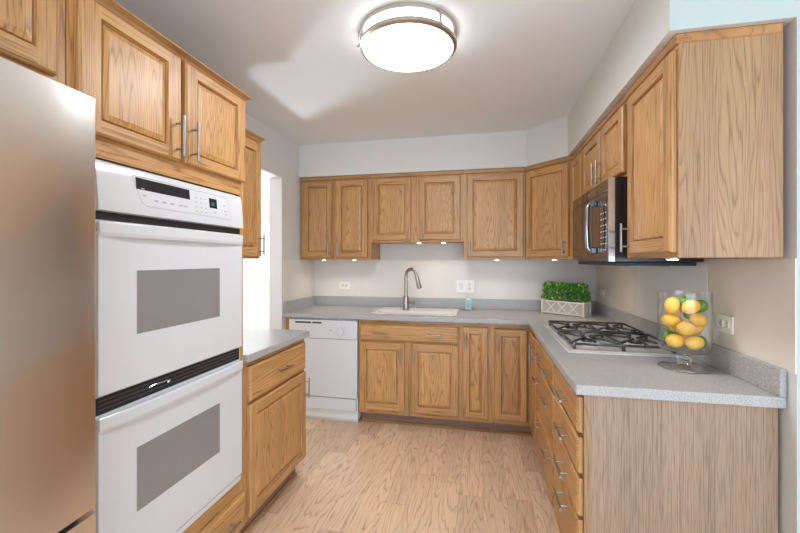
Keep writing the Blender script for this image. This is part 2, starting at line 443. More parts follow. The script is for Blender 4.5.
# backsplash laminate sheets on the walls between worktop and cabinets
sbox('trim_2', XL + .004, XR - .004, YB - .004, YB, 1.0, 1.372, SPLASH)
sbox('trim_3', XL, XL + .004, DY1 + .02, YB - .004, 1.0, 1.372, SPLASH)
sbox('trim_4', XR - .004, XR, YE + .0006, YB - .004, 1.0, 1.372, SPLASH)
sbox('trim_5', XR - .0055, XR - .004, 1.976, 2.783, 1.008, 1.356, SPLASHW)

# ------------------------------------------------------------------ cabinet parts (local: x = width, y = depth inwards, z = up)
def bar_handle(parent, x, y, z, length, vertical, label=None):
    """bar pull standing off the plane y; bar centre at x, z"""
    b = MB(); h = length / 2; r = 0.0055; so = 0.032
    if vertical:
        b.tube([(0, -so, -h), (0, -so, h)], r, NICKEL, 10)
        for s in (-1, 1): b.tube([(0, -so, s * h * .62), (0, 0, s * h * .62)], .0042, NICKEL, 8)
    else:
        b.tube([(-h, -so, 0), (h, -so, 0)], r, NICKEL, 10)
        for s in (-1, 1): b.tube([(s * h * .62, -so, 0), (s * h * .62, 0, 0)], .0042, NICKEL, 8)
    return b.build('handle', parent, (x, y, z))

def rect_ring(b, w, h, i0, y0, i1, y1, m_v, m_h, dz=0.0):
    a = [(i0, y0, i0 + dz), (w - i0, y0, i0 + dz), (w - i0, y0, h - i0 - dz), (i0, y0, h - i0 - dz)]
    c = [(i1, y1, i1 + dz), (w - i1, y1, i1 + dz), (w - i1, y1, h - i1 - dz), (i1, y1, h - i1 - dz)]
    for k in range(4):
        j = (k + 1) % 4
        b.face([a[k], a[j], c[j], c[k]], m_h if k % 2 == 0 else m_v)

T = 0.022
def door(parent, x0, x1, z0, z1, handle=None, stile=0.056, y=-0.001, hl=0.125, rail=None):
    """framed door with a raised panel; handle = ('l'|'r', 'top'|'bottom'|'none')"""
    w, h = x1 - x0, z1 - z0
    b = MB()
    b.face([(0, 0, 0), (0, 0, h), (w, 0, h), (w, 0, 0)], WV)                   # back
    rect_ring(b, w, h, 0, 0, 0, -T + .006, WV, WV)                             # edges
    rect_ring(b, w, h, 0, -T + .006, .006, -T, WV, WH)                         # eased edge
    e, s, q_ = .006, stile, rail or stile
    b.face([(e, -T, e), (s, -T, e), (s, -T, h - e), (e, -T, h - e)], WV)       # stiles and rails
    b.face([(w - s, -T, e), (w - e, -T, e), (w - e, -T, h - e), (w - s, -T, h - e)], WV)
    b.face([(s, -T, e), (w - s, -T, e), (w - s, -T, q_), (s, -T, q_)], WH)
    b.face([(s, -T, h - q_), (w - s, -T, h - q_), (w - s, -T, h - e), (s, -T, h - e)], WH)
    g = .015
    rect_ring(b, w, h, s, -T, s + .005, -T + g, WV, WH, q_ - s)                        # moulded inner edge
    d = b.build('door', parent, (x0, y, z0))
    # raised panel
    b = MB(); iw, ih, q = w - 2 * s - .010, h - 2 * q_ - .010, min(.022, (w - 2 * s) * .2)
    rect_ring(b, iw, ih, 0, -T + g, .003, -T + g, WP, WP)
    rect_ring(b, iw, ih, .003, -T + g, .005, -T + .007, WP, WP); rect_ring(b, iw, ih, .005, -T + .007, q, -T + .002, WP, WP)
    b.face([(q, -T + .002, q), (iw - q, -T + .002, q), (iw - q, -T + .002, ih - q), (q, -T + .002, ih - q)], WP)
    b.build('panel', d, (s + .005, 0, q_ + .005))
    if handle:
        sd, pos = handle
        hx = .026 if sd == 'l' else w - .026
        hz = h - .035 - hl / 2 if pos == 'top' else .010 + hl / 2
        bar_handle(d, hx, -T, hz, hl, True)
    return d

def drawer(parent, x0, x1, z0, z1, hx=(), y=-0.001, hl=0.135, hz=None):
    w, h = x1 - x0, z1 - z0
    b = MB()
    b.face([(0, 0, 0), (0, 0, h), (w, 0, h), (w, 0, 0)], WH)
    rect_ring(b, w, h, 0, 0, 0, -T + .009, WV, WH)
    rect_ring(b, w, h, 0, -T + .009, .005, -T + .003, WH, WH)
    rect_ring(b, w, h, .005, -T + .003, .011, -T, WH, WH)
    b.face([(.011, -T, .011), (w - .011, -T, .011), (w - .011, -T, h - .011), (.011, -T, h - .011)], WH)
    d = b.build('drawer', parent, (x0, y, z0))
    for k in hx: bar_handle(d, k * w, -T, hz if hz else h / 2, hl, False)
    return d

def carcass(parent, w, d, z0, z1, side_mat=None, stiles=(), rails=(), sw=.03, name='body', depth0=.019):
    b = MB(); sm = side_mat or WV
    b.box(0, w, depth0, d, z0, z1, sm)
    b.build(name, parent)
    b = MB()
    for x0, x1 in list(stiles) + [(0, sw), (w - sw, w)]: b.box(x0, x1, 0, depth0, z0, z1, WV)
    for a, c in rails:
        xs = sorted([(0, sw), (w - sw, w)] + list(stiles))
        for (p0, p1), (q0, q1) in zip(xs, xs[1:]): b.box(p1, q0, .0005, depth0, a, c, WH)
    b.build('face_frame', parent)

def toekick(parent, w, rec=.075, x0=0.0, shoe=True):
    b = MB(); b.box(x0, w, rec, rec + .018, 0, .10, TOE)
    if shoe: b.box(x0, w, rec - .012, rec, 0, .018, WC, .004)
    b.build('toe_kick', parent)

def crown(parent, w, d, z0, z1, left=False, right=False, out=.03, m=None, y0=0.0):
    m = m or WC
    prof = [(0, z0), (out * .25, z0 + (z1 - z0) * .15), (out * .45, z0 + (z1 - z0) * .5), (out * .9, z0 + (z1 - z0) * .75), (out, z0 + (z1 - z0) * .8), (out, z1)]
    b = MB(); rows = []
    for o, z in prof:
        L_, R_ = (-o if left else 0), (w + o if right else w)
        row = []
        if left: row.append((L_, d, z))
        row += [(L_, y0 - o, z), (R_, y0 - o, z)]
        if right: row.append((R_, d, z))
        rows.append(row)
    for r0, r1 in zip(rows, rows[1:]):
        for k in range(len(r0) - 1): b.face([r0[k], r0[k + 1], r1[k + 1], r1[k]], m)
    top = rows[-1]; bot = rows[0]
    tl = [(0 if not left else top[0][0], d, z1)] if not left else []
    b.face((tl + top + ([] if right else [(w, d, z1)])), m)
    return b.build('crown', parent, recalc=False)

# ------------------------------------------------------------------ left run: refrigerator and the cabinet over it
t = thing('refrigerator', 'stainless steel refrigerator beside the white double oven', 'refrigerator', (-1.64, -.06, 0))
b = MB(); b.box(0, .585, 0, .853, .03, 1.75, plain('fridge_side_grey', (0.28, 0.275, 0.27), .4)); b.build('body', t)
def fridge_front(z0, z1):
    b = MB(); n = 24; y0, y1 = .0, .855; k = b.mi(STAINLESS); rows = []
    pr = []
    for i in range(n + 1):
        u = [0, .0035, .009][i] if i < 3 else [.991, .9965, 1][i - n + 2] if i > n - 3 else i / n
        yy = y0 + (y1 - y0) * u; s = 2 * u - 1
        xx = .698 + .016 * (1 - s * s)
        if i in (0, n): xx -= .004
        if i in (1, n - 1): xx -= .001
        pr.append((xx, yy))
    pr = [(.600, y0)] + pr + [(.600, y1)]
    lo = [b.bm.verts.new((x, y, z0)) for x, y in pr]; hi = [b.bm.verts.new((x, y, z1)) for x, y in pr]
    for i in range(len(pr)):
        j = (i + 1) % len(pr)
        f = b.bm.faces.new((lo[i], lo[j], hi[j], hi[i])); f.material_index = k; f.smooth = 2 <= i <= n - 1
    for q in (lo[::-1], hi):
        f = b.bm.faces.new(q); f.material_index = k
    return b
fridge_front(.752, 1.766).build('door', t)
fridge_front(.06, .738).build('freezer_drawer', t)
b = MB(); b.box(.585, .600, .02, .84, .06, 1.75, VENTB); b.box(.6, .66, .02, .84, .738, .752, VENTB); b.build('gasket', t)
b = MB(); b.box(.05, .60, .03, .84, 0, .06, VENTB); b.build('base_grille', t)

t = thing('wall_cabinet', 'oak cabinet above the stainless refrigerator', 'cabinet', (FRAME_L, -.06, 0), R(90), 'oak wall cabinets')
carcass(t, .914, .55, 1.83, 2.105, stiles=[(.435, .47)], rails=[(1.83, 1.852), (2.085, 2.105)])
door(t, .03, .435, 1.853, 2.1, None, stile=.047); door(t, .465, .880, 1.853, 2.1, None, stile=.047)
crown(t, .914, .55, 2.1052, 2.148)

# tall cabinet around the ovens
t = thing('oven_cabinet', 'tall oak cabinet framing the white double wall oven', 'cabinet', (FRAME_L, .858, 0), R(90))
W_ = .806
b = MB()
b.box(0, .022, .019, .56, .1, 2.118, WV); b.box(W_ - .018, W_, .019, .56, .1, 2.118, WV)
b.box(.022, W_ - .018, .019, .56, 1.69, 2.118, WV); b.box(.022, W_ - .018, .019, .56, .1, .325, WV)
b.build('body', t)
b = MB()
b.box(0, .070, 0, .019, .1, 2.118, WV); b.box(W_ - .026, W_, 0, .019, .1, 2.118, WV)
b.box(.070, W_ - .026, .0005, .019, 1.672, 1.735, WH); b.box(.070, W_ - .026, .0005, .019, 2.095, 2.118, WH); b.box(.388, .42, 0, .019, 1.735, 2.095, WV)
b.box(.070, W_ - .026, .0005, .019, .27, .335, WH); b.box(.070, W_ - .026, .0005, .019, .1, .115, WH)
b.build('face_frame', t)
door(t, .018, .394, 1.733, 2.117, ('r', 'bottom'), stile=.062, rail=.042, hl=.15); door(t, .416, .796, 1.733, 2.117, ('l', 'bottom'), stile=.060, rail=.042, hl=.15)
drawer(t, .052, .793, .112, .272, (.2, .79))
toekick(t, W_)
crown(t, W_, .56, 2.118, 2.150, right=True, out=.030)

# double wall oven
t = thing('double_wall_oven', 'white double wall oven built into the tall oak cabinet', 'oven', (FRAME_L, .929, 0), R(90)); t.scale = (1, .55, 1)
OW = .702
b = MB(); b.box(.012, OW - .006, 0.020, .52, .342, 1.668, WHITE2); b.box(0, OW, -.012, -.001, .338, 1.662, WHITE, .003); b.build('housing', t)
# control panel, bowed outwards at its foot
b = MB(); k = b.mi(WHITE)
prof = [(-.012, 1.512), (-.040, 1.514), (-.043, 1.522), (-.038, 1.56), (-.030, 1.61), (-.022, 1.648), (-.012, 1.660)]
l0 = [b.bm.verts.new((0, y, z)) for y, z in prof]; l1 = [b.bm.verts.new((OW, y, z)) for y, z in prof]
for i in range(len(prof) - 1):
    f = b.bm.faces.new((l0[i], l0[i + 1], l1[i + 1], l1[i])); f.material_index = k; f.smooth = True
for q in (l0, l1): f = b.bm.faces.new(q); f.material_index = k
cp = b.build('control_panel', t)
def pface(z):            # y of the panel face at height z
    for (ya, za), (yb, zb) in zip(prof[1:], prof[2:]):
        if za <= z <= zb: return ya + (yb - ya) * (z - za) / (zb - za)
    return -.012
def pstrip(x0, x1, z0, z1, m, name, off=.0012, rad=0):
    b = MB()
    b.face([(x0, pface(z0) - off, z0), (x1, pface(z0) - off, z0), (x1, pface(z1) - off, z1), (x0, pface(z1) - off, z1)], m)
    b.face([(x0, pface(z1) - .0002, z1), (x1, pface(z1) - .0002, z1), (x1, pface(z1) - off, z1), (x0, pface(z1) - off, z1)], m)
    b.face([(x0, pface(z0) - off, z0), (x1, pface(z0) - off, z0), (x1, pface(z0) - .0002, z0), (x0, pface(z0) - .0002, z0)], m)
    return b.build(name, cp, recalc=False)
# printed outline, screens, key marks
b = MB()
def seg(p, q, wd=.0016):
    (x0, z0), (x1, z1) = p, q; dx, dz = x1 - x0, z1 - z0; l = math.hypot(dx, dz); nx, nz = -dz / l * wd / 2, dx / l * wd / 2
    b.face([(x0 + nx, pface(z0) - .001, z0 + nz), (x1 + nx, pface(z1) - .001, z1 + nz), (x1 - nx, pface(z1) - .001, z1 - nz), (x0 - nx, pface(z0) - .001, z0 - nz)], GREYMARK)
ol = [(.122, 1.640), (.590, 1.640), (.602, 1.632), (.614, 1.560), (.606, 1.545), (.170, 1.545), (.150, 1.556), (.122, 1.632), (.122, 1.640)]
for p, q in zip(ol, ol[1:]): seg(p, q)
b.build('panel_outline', cp, recalc=False)
pstrip(.132, .370, 1.598, 1.636, BLACK, 'display')
pstrip(.478, .525, 1.582, 1.622, BLACK, 'clock_window'); pstrip(.490, .508, 1.592, 1.606, LCD, 'clock_digits', .002)
for i in range(3):
    for j in range(4):
        pstrip(.398 + i * .026, .408 + i * .026, 1.556 + j * .018, 1.560 + j * .018, GREYMARK, 'key')
for x in (.20, .235, .27, .31, .335): pstrip(x, x + .018, 1.566, 1.571, GREYMARK, 'key')
for x, z in ((.15, 1.60), (.155, 1.578), (.50, 1.562), (.565, 1.60), (.57, 1.575), (.575, 1.562)): pstrip(x, x + .014, z, z + .004, GREYMARK, 'key')
# vents
b = MB(); b.box(.004, OW - .006, -.016, -.0125, 1.486, 1.511, VENTB); b.build('upper_vent', t)
b = MB(); b.box(.004, OW - .010, -.016, -.0125, .906, .958, VENTB)
for z in (.918, .931, .944): b.box(.012, OW - .018, -.019, -.016, z, z + .004, plain('vent_louver', (.06, .06, .065), .35))
b.build('lower_vent', t)
b = MB(); b.tube([(.19, -.019, .927), (.185, -.03, .934), (.20, -.034, .938), (.26, -.034, .938), (.275, -.03, .934), (.27, -.019, .927)], .003, STEEL, 8); b.build('latch', t)
def oven_door(z0, z1, wz0, wz1):
    b = MB(); b.box(.003, OW - .003, -.036, -.0125, z0, z1 - .03, WHITE, .004, 2)
    d = b.build('oven_door', t)
    b = MB(); b.box(.132, .540, -.0375, -.0362, wz0, wz1, OVGLASS, .0005); b.build('window', d)
    # lip handle running across the top of the door, thicker in the middle
    b = MB(); k = b.mi(WHITE); n = 20; rows = []
    for i in range(n + 1):
        u = i / n; bow = 1 - (2 * u - 1) ** 4
        x = .003 + (OW - .006) * u; yo = -.036 - .008 - .026 * bow
        sec = [(-.0125, z1 - .004), (yo + .006, z1), (yo, z1 - .006), (yo, z1 - .034), (yo + .006, z1 - .044), (-.036, z1 - .05)]
        rows.append([b.bm.verts.new((x, y, z)) for y, z in sec])
    for r0, r1 in zip(rows, rows[1:]):
        for j in range(len(r0)):
            f = b.bm.faces.new((r0[j], r0[(j + 1) % 6], r1[(j + 1) % 6], r1[j])); f.material_index = k
    for q in (rows[0], rows[-1]): f = b.bm.faces.new(q); f.material_index = k
    b.build('handle', d, bevel=.002)
    return d
oven_door(.964, 1.482, 1.126, 1.332); oven_door(.372, .900, .548, .757)
b = MB(); b.box(0, OW, -.026, -.0125, .340, .366, WHITE, .004); b.build('bottom_trim', t)

# left base cabinet
t = thing('base_cabinet', 'oak base cabinet with one drawer and one door beside the white ovens', 'cabinet', (FRAME_L, 1.666, 0), R(90), 'oak base cabinets')
W_ = .646
carcass(t, W_, .55, .1, CU, rails=[(.1, .125), (.662, .684), (.85, CU)])
drawer(t, .026, W_ - .016, .680, .849, (.5,))
door(t, .026, W_ - .016, .122, .664, ('r', 'top'))
toekick(t, W_ - .02, rec=.05)
b = MB(); b.box(XL + .002, -1.0905, 1.666, 2.340, CU + .0005, CT, COUNTER)
tag(b.build('countertop', bevel=.004), 'small grey speckled countertop on the oak base cabinet beside the ovens', 'countertop')

# left wall cabinet
t = thing('wall_cabinet', 'oak wall cabinet with one door hanging just past the white ovens', 'cabinet', (-1.364, 1.666, 0), R(90), 'oak wall cabinets')
W_ = .534
carcass(t, W_, .31, 1.375, 2.095, rails=[(1.375, 1.395), (2.07, 2.095)])
door(t, .02, W_ - .012, 1.388, 2.085, ('r', 'bottom'))
crown(t, W_, .31, 2.095, 2.128, right=True, out=.026)

# ------------------------------------------------------------------ back wall uppers
def back_upper(x0, x1, z0, fronts, label, stiles=()):
    t = thing('wall_cabinet', label, 'cabinet', (x0, FRAME_U, 0), 0, 'oak wall cabinets')
    W = x1 - x0
    carcass(t, W, YB - .008 - FRAME_U, z0, 2.105, stiles=stiles, rails=[(z0, z0 + .02), (2.08, 2.105)])
    for a, c, hd in fronts: door(t, a - x0, c - x0, z0 + .018, 2.093, hd, stile=.05)
    b = MB(); b.box(0, W, -.012, YB - .01 - FRAME_U, 2.1055, 2.1395, WC, .004); b.build('top_trim', t)
    return t
back_upper(-1.668, -.9835, 1.375, [(-1.640, -1.352, ('r', 'bottom')), (-1.315, -1.016, ('l', 'bottom'))], 'tall two-door oak wall cabinet above the dishwasher', [(-1.352 + 1.668, -1.315 + 1.668)])
back_upper(-.9825, -.1565, 1.527, [(-.962, -.617, ('r', 'bottom')), (-.545, -.187, ('l', 'bottom'))], 'shorter two-door oak wall cabinet over the sink', [(-.617 + .9825, -.545 + .9825)])
back_upper(-.1555, .346, 1.375, [(-.132, .330, ('l', 'bottom'))], 'wide single-door oak wall cabinet between the sink cabinet and the corner')

# diagonal corner cabinet
dx, dy = FRAME_RU - .348, FRAME_U - 3.075
t = thing('wall_cabinet', 'diagonal oak corner wall cabinet above the green potted plant', 'cabinet', (.348, FRAME_U, 0), math.atan2(-dy, dx), 'oak wall cabinets')
DW = math.hypot(dx, dy)
ang = math.atan2(-dy, dx)
def toloc(x, y):
    v = Vector((x - .348, y - FRAME_U)); c_, s_ = math.cos(-ang), math.sin(-ang)
    return (c_ * v.x - s_ * v.y, s_ * v.x + c_ * v.y)
b = MB(); b.prism([toloc(*p) for p in ((.3485, FRAME_U + .028), (.3485, YB - .009), (XR - .009, YB - .009), (XR - .009, 3.0765), (FRAME_RU + .028, 3.0765))], 1.375, 2.105, WV); b.build('body', t)
b = MB(); b.box(.004, .03, 0, .019, 1.375, 2.105, WV); b.box(DW - .03, DW - .004, 0, .019, 1.375, 2.105, WV); b.box(.03, DW - .03, .0005, .019, 1.375, 1.395, WH); b.box(.03, DW - .03, .0005, .019, 2.08, 2.105, WH); b.build('face_frame', t)
door(t, .018, DW - .03, 1.393, 2.093, ('r', 'bottom'), stile=.05)
b = MB(); b.box(.004, DW - .004, -.010, .03, 2.1055, 2.1395, WC, .004); b.build('top_trim', t)

# ------------------------------------------------------------------ right wall uppers (local x runs towards the camera)
def right_upper(ya, yb, z0, fronts, label, end=False, stiles=()):
    """ya far end, yb near end; fronts in world Y"""
    t = thing('wall_cabinet', label, 'cabinet', (FRAME_RU, ya, 0), R(-90), 'oak wall cabinets')
    W = ya - yb; dd = XR - .009 - FRAME_RU
    if end: dd = .957 - FRAME_RU
    carcass(t, W - (.004 if end else 0), dd, z0, 2.105, rails=[(z0, z0 + .02), (2.08, 2.105)], stiles=stiles)
    if end:
        b = MB(); b.box(W - .0035, W, 0, dd, z0, 2.105, VENEER); b.build('end_panel', t)
    for f0, f1, hd in fronts: door(t, ya - f0, ya - f1, z0 + .018, 2.088, hd, stile=.05)
    b = MB(); b.box(0, W + (.004 if end else 0), -.010, dd, 2.1055, 2.1395, WC, .004); b.build('top_trim', t)
    return t
right_upper(3.074, 2.752, 1.375, [(3.045, 2.775, None)], 'narrow oak wall cabinet hidden partly behind the microwave next to the corner')
right_upper(2.750, 1.984, 1.757, [(2.725, 2.345, ('r', 'bottom')), (2.315, 1.955 + .03, ('l', 'bottom'))], 'short two-door oak wall cabinet directly over the microwave', stiles=[(2.75 - 2.345, 2.75 - 2.315)])
right_upper(1.982, 1.500, 1.375, [(1.918, 1.512, ('l', 'bottom'))], 'oak wall cabinet with veneered end panel in front of the microwave', end=True)

# ------------------------------------------------------------------ microwave
t = thing('microwave', 'black and steel over-the-range microwave above the gas cooktop', 'microwave', (.58, 2.748, 1.358), R(-90))
MW = .760
b = MB(); b.box(0, MW, .028, XR - .010 - .58, 0.0, .397, BLACK, .002); b.build('body', t)
b = MB(); b.box(.0, .60, 0, .027, .012, .340, MWGLASS, .002)
d = b.build('door', t)
b = MB(); b.box(.05, .47, -.0012, 0, .06, .30, plain('door_window_glass', (.045, .034, .028), .05, spec=.9), .0004); b.build('window', d)  # window colour also carries the reflected cabinet brown
b = MB()
b.tube([(.545, 0, .30), (.545, -.034, .30), (.545, -.042, .285), (.545, -.046, .18), (.545, -.042, .075), (.545, -.034, .06), (.545, 0, .06)], [.010, .010, .011, .011, .011, .010, .010], MWSTEEL, 12)
b.box(.53, .56, -.03, -.0005, .285, .318, MWSTEEL, .005); b.box(.53, .56, -.03, -.0005, .042, .075, MWSTEEL, .005)
b.build('handle', d)
b = MB(); b.box(.601, .747, 0.001, .027, .012, .340, MWGLASS, .002); p = b.build('control_panel', t)
for i in range(3):
    for j in range(7):
        b = MB(); b.box(.626 + i * .036, .636 + i * .036, -.0008, .0008, .057 + j * .030, .061 + j * .030, PLATE); b.build('key', p)
b = MB(); b.box(.615, .722, -.0006, .0008, .285, .315, BLACK); b.build('display', p)
b = MB(); b.box(0, .747, .001, .027, .342, .397, MWGLASS, .002); v = b.build('vent_strip', t)
b = MB(); b.tube([(.40, .001, .368), (.40, -.0015, .368)], .011, STEEL, 20); b.build('badge', v)
b = MB(); b.box(.748, MW, -.004, .027, 0.0, .397, STEEL, .003); b.build('steel_edge', t)
b = MB(); b.box(.02, MW - .02, .03, .37, -.018, -.001, VENTB, .003)
for i in range(2): b.box(.10 + i * .31, .34 + i * .31, .12, .30, -.022, -.018, plain('grease_filter', (.25, .25, .25), .4, metal=1))
b.build('underside_vent', t)

# ------------------------------------------------------------------ back base run
t = thing('filler_panel', 'narrow oak filler strip between wall and dishwasher', 'panel', (XL + .001, FRAME_B, 0))
b = MB(); b.box(0, .045, 0, .5, 0.0, CU, WV); b.build('stile', t)

t = thing('dishwasher', 'white dishwasher under the grey worktop beside the sink cabinet', 'dishwasher', (-1.630, 3.082, 0))
DWW = .612
b = MB(); b.box(.004, DWW - .004, .040, .57, .03, .868, WHITE2); b.build('body', t)
b = MB(); b.box(0, DWW, .004, .039, .215, .703, WHITE, .004, 2); b.build('door', t)
b = MB(); b.box(0, DWW, 0, .039, .706, .862, WHITE, .005, 2); p = b.build('control_panel', t)
b = MB(); b.box(.06, .205, -.001, .001, .832, .846, SLOT); b.box(.215, .30, -.001, .001, .832, .846, SLOT); b.build('vent_slot', p)
b = MB(); b.tube([(.475, .0, .772), (.475, -.022, .772)], [.028, .024], WHITE, 24); b.box(.472, .478, -.026, -.02, .752, .794, WHITE2); b.build('dial', p)
for x in (.06, .095, .13, .165): 
    b = MB(); b.box(x, x + .022, -.003, .001, .765, .776, WHITE2, .001); b.build('button', p)
for x, w_ in ((.205, .008), (.37, .024)):
    b = MB(); b.box(x, x + w_, -.0008, .001, .775, .781, GREYMARK); b.build('mark', p)
for k in range(8):
    a = 2 * PI * k / 8
    b = MB(); b.box(-.003, .003, -.0008, .001, -.002, .002, GREYMARK); b.build('mark', p, (.475 + .042 * math.cos(a), 0, .772 + .042 * math.sin(a)))
b = MB(); b.box(0, DWW - .012, .010, .039, .107, .208, WHITE, .004); b.build('access_panel', t)
b = MB(); b.box(0, DWW - .006, .055, .068, 0, .104, WHITE, .003); b.build('toe_panel', t)

def base(x0, x1, label, stiles=(), rails=()):
    t = thing('base_cabinet', label, 'cabinet', (x0, FRAME_B, 0), 0, 'oak base cabinets')
    return t
t = base(-1.012, -.1705, 'two-door oak sink cabinet beside the dishwasher'); W_ = .8415
b = MB()                                    # open box around the sink bowl
b.box(0, .018, .019, .58, .1, CU, WV); b.box(W_ - .018, W_, .019, .58, .1, CU, WV); b.box(.018, W_ - .018, .562, .58, .1, CU, WV); b.box(.018, W_ - .018, .019, .562, .1, .118, WV)
b.build('body', t)
b = MB(); b.box(0, .03, 0, .019, .1, CU, WV); b.box(W_ - .03, W_, 0, .019, .1, CU, WV); b.box(.38, .455, 0, .019, .1, .69, WV)
for a, c in ((.1, .14), (.68, .715), (.83, CU)): b.box(.03, W_ - .03, .0005, .0185, a, c, WH)
b.build('face_frame', t)
drawer(t, .014, W_ - .016, .706, .836, (.23, .77), hl=.13)
door(t, .014, .392, .134, .692, ('r', 'top')); door(t, .446, W_ - .016, .134, .692, ('l', 'top'))
toekick(t, W_)

t = base(-.1695, .062, 'narrow single-door oak base cabinet between sink cabinet and corner'); W_ = .2315
carcass(t, W_, .58, .1, CU, rails=[(.1, .13), (.845, CU)], sw=.02)
door(t, .016, .211, .130, .844, ('l', 'top'), stile=.05)
toekick(t, W_)

t = thing('base_cabinet', 'oak corner base cabinet where the two worktops meet', 'cabinet', (.063, FRAME_B, 0), 0, 'oak base cabinets')
b = MB()
ox, oy = .063, FRAME_B
xs = [0.0, FRAME_R + .019 - ox, XR - .025 - ox]; ys = [2.712 - oy, .019, YB - .025 - oy]
b.cells(xs, ys, lambda i, j: not (i == 0 and j == 0), .1, CU, WV); b.build('body', t)
b = MB(); b.box(0, .026, 0, .0185, .1, CU, WV); b.box(.278, .301, 0, .0185, .1, CU, WV); b.box(.026, .278, .0005, .0185, .1, .13, WH); b.box(.026, .278, .0005, .0185, .842, CU, WH)
b.box(.3015, .3195, 2.712 - oy, .0, .1, CU, WV)
b.build('face_frame', t)
door(t, .026, .268, .133, .834, ('l', 'top'), stile=.05)
d = door(t, 0, .345, .133, .834, ('r', 'top'), stile=.05)
d.rotation_euler = (0, 0, R(-90)); d.location = (.3005, 3.075 - oy, .133)
b = MB(); b.box(0, .40, .075, .093, 0, .1, TOE); b.box(0, .38, .063, .075, 0, .018, WC, .004); b.box(.381, .399, 2.712 - oy, .075, 0, .1, TOE)
b.build('toe_kick', t)

# ------------------------------------------------------------------ right base run
t = thing('base_cabinet', 'wide three-drawer oak cabinet under the cooktop with two pulls per drawer', 'cabinet', (FRAME_R, 2.711, 0), R(-90), 'oak base cabinets')
W_ = .673
carcass(t, W_, .58, .1, CU, rails=[(.1, .13), (.385, .405), (.685, .71), (.846, CU)], sw=.02)
drawer(t, .014, W_ - .012, .708, .850, (.26, .84), hl=.125)
drawer(t, .014, W_ - .012, .402, .690, (.26, .84), hl=.125, hz=.222)
drawer(t, .014, W_ - .012, .128, .388, (.26, .84), hl=.125, hz=.222)
toekick(t, W_)
t = thing('base_cabinet', 'four-drawer oak cabinet at the end of the worktop with laminate end panel', 'cabinet', (FRAME_R, 2.037, 0), R(-90), 'oak base cabinets')
W_ = 2.037 - 1.546
carcass(t, W_, .58, .1, CU, rails=[(.1, .13), (.40, .42), (.55, .58), (.70, .73), (.856, CU)], sw=.02)
for a, c, hz in ((.727, .858, None), (.576, .708, None), (.418, .555, None), (.128, .402, .225)): drawer(t, .012, W_ - .006, a, c, (.56,), hl=.155, hz=hz)
toekick(t, W_)
b = MB(); b.box(W_ + .0005, W_ + .006, .0, XR - .012 - FRAME_R, 0.0, CU, LAMINATE); b.build('end_panel', t)
b = MB(); b.box(W_ + .0065, W_ + .009, .0, .022, 0.0, CU, VENEER); b.build('end_stile', t)

# ------------------------------------------------------------------ L worktop with backsplash lips
t = thing('worktop', 'grey speckled L-shaped worktop along the back and right walls', 'worktop', (0, 0, 0))
xs = [XL + .002, -.925, -.215, .3306, XR - .002]; ys = [1.515, 3.0754, 3.185, 3.585, YB - .002]
b = MB(); b.cells(xs, ys, lambda i, j: (i == 3 if j == 0 else not (i == 1 and j == 2)), CU + .0005, CT, COUNTER)
b.build('slab', t, bevel=.004)
b = MB()
b.box(XL + .022, XR - .022, YB - .022, YB - .002, CT, CT + .093, COUNTER, .002)
b.box(XL + .002, XL + .022, 3.078, YB - .002, CT, CT + .093, COUNTER, .002)
b.box(XR - .022, XR - .002, 1.515, YB - .002, CT, CT + .093, COUNTER, .002)
b.build('backsplash', t)

# sink
t = thing('sink', 'white sink set into the grey worktop below the window-less back wall', 'sink', (-.57, 3.385, CT))
t['label'] = 'white sink set into the grey worktop under the gooseneck faucet'
b = MB()
xs = [-.363, -.325, .325, .363]; ys = [-.208, -.175, .000, .208]
b.cells(xs, ys, lambda i, j: not (i == 1 and j == 1), .0005, .007, SINKW)
b.build('rim', t, bevel=.003)
b = MB()
def ring(z, ins): return [(-.325 + ins, -.175 + ins, z), (.325 - ins, -.175 + ins, z), (.325 - ins, -ins, z), (-.325 + ins, -ins, z)]
rr = [ring(.006, 0.0), ring(-.02, .004), ring(-.16, .018), ring(-.175, .04)]
for a, c in zip(rr, rr[1:]):
    for k in range(4): b.face([a[k], a[(k + 1) % 4], c[(k + 1) % 4], c[k]], SINKW)
b.face(rr[-1], SINKW)
b.build('bowl', t, recalc=False)
b = MB(); b.lathe([(0, -.173), (.038, -.173), (.042, -.1745)], STEEL, 24, 0, -.088); b.build('drain', t)

# faucet
t = thing('faucet', 'brushed steel gooseneck faucet behind the white sink', 'faucet', (-.672, 3.430, CT + .0072))
b = MB(); b.lathe([(0, 0), (.030, 0), (.032, .006), (.027, .010), (.027, .115), (.018, .125), (.018, .128), (0, .128)], FAUCET, 28); b.build('base', t)
dirx, diry = .80, -.60
arc = [(0, 0, .126), (0, 0, .300)]
RR = .068
for i in range(1, 13):
    a = PI - (PI * .93) * i / 12
    arc.append(((RR + RR * math.cos(a)) * dirx, (RR + RR * math.cos(a)) * diry, .300 + RR * math.sin(a)))
last, prev = Vector(arc[-1]), Vector(arc[-2]); dv = (last - prev).normalized()
b = MB(); b.tube(arc, .0145, FAUCET, 14); b.build('neck', t)
b = MB(); p0 = last + dv * .0005; b.tube([p0, p0 + dv * .012, p0 + dv * .05, p0 + dv * .105, p0 + dv * .118], [.0145, .0165, .018, .0215, .020], FAUCET, 16); b.build('spray_head', t)
b = MB(); b.tube([(.02, -.006, .072), (.060, -.012, .072)], .015, FAUCET, 14); b.tube([(.058, -.012, .072), (.078, -.014, .074)], [.019, .018], FAUCET, 14); b.build('lever', t)

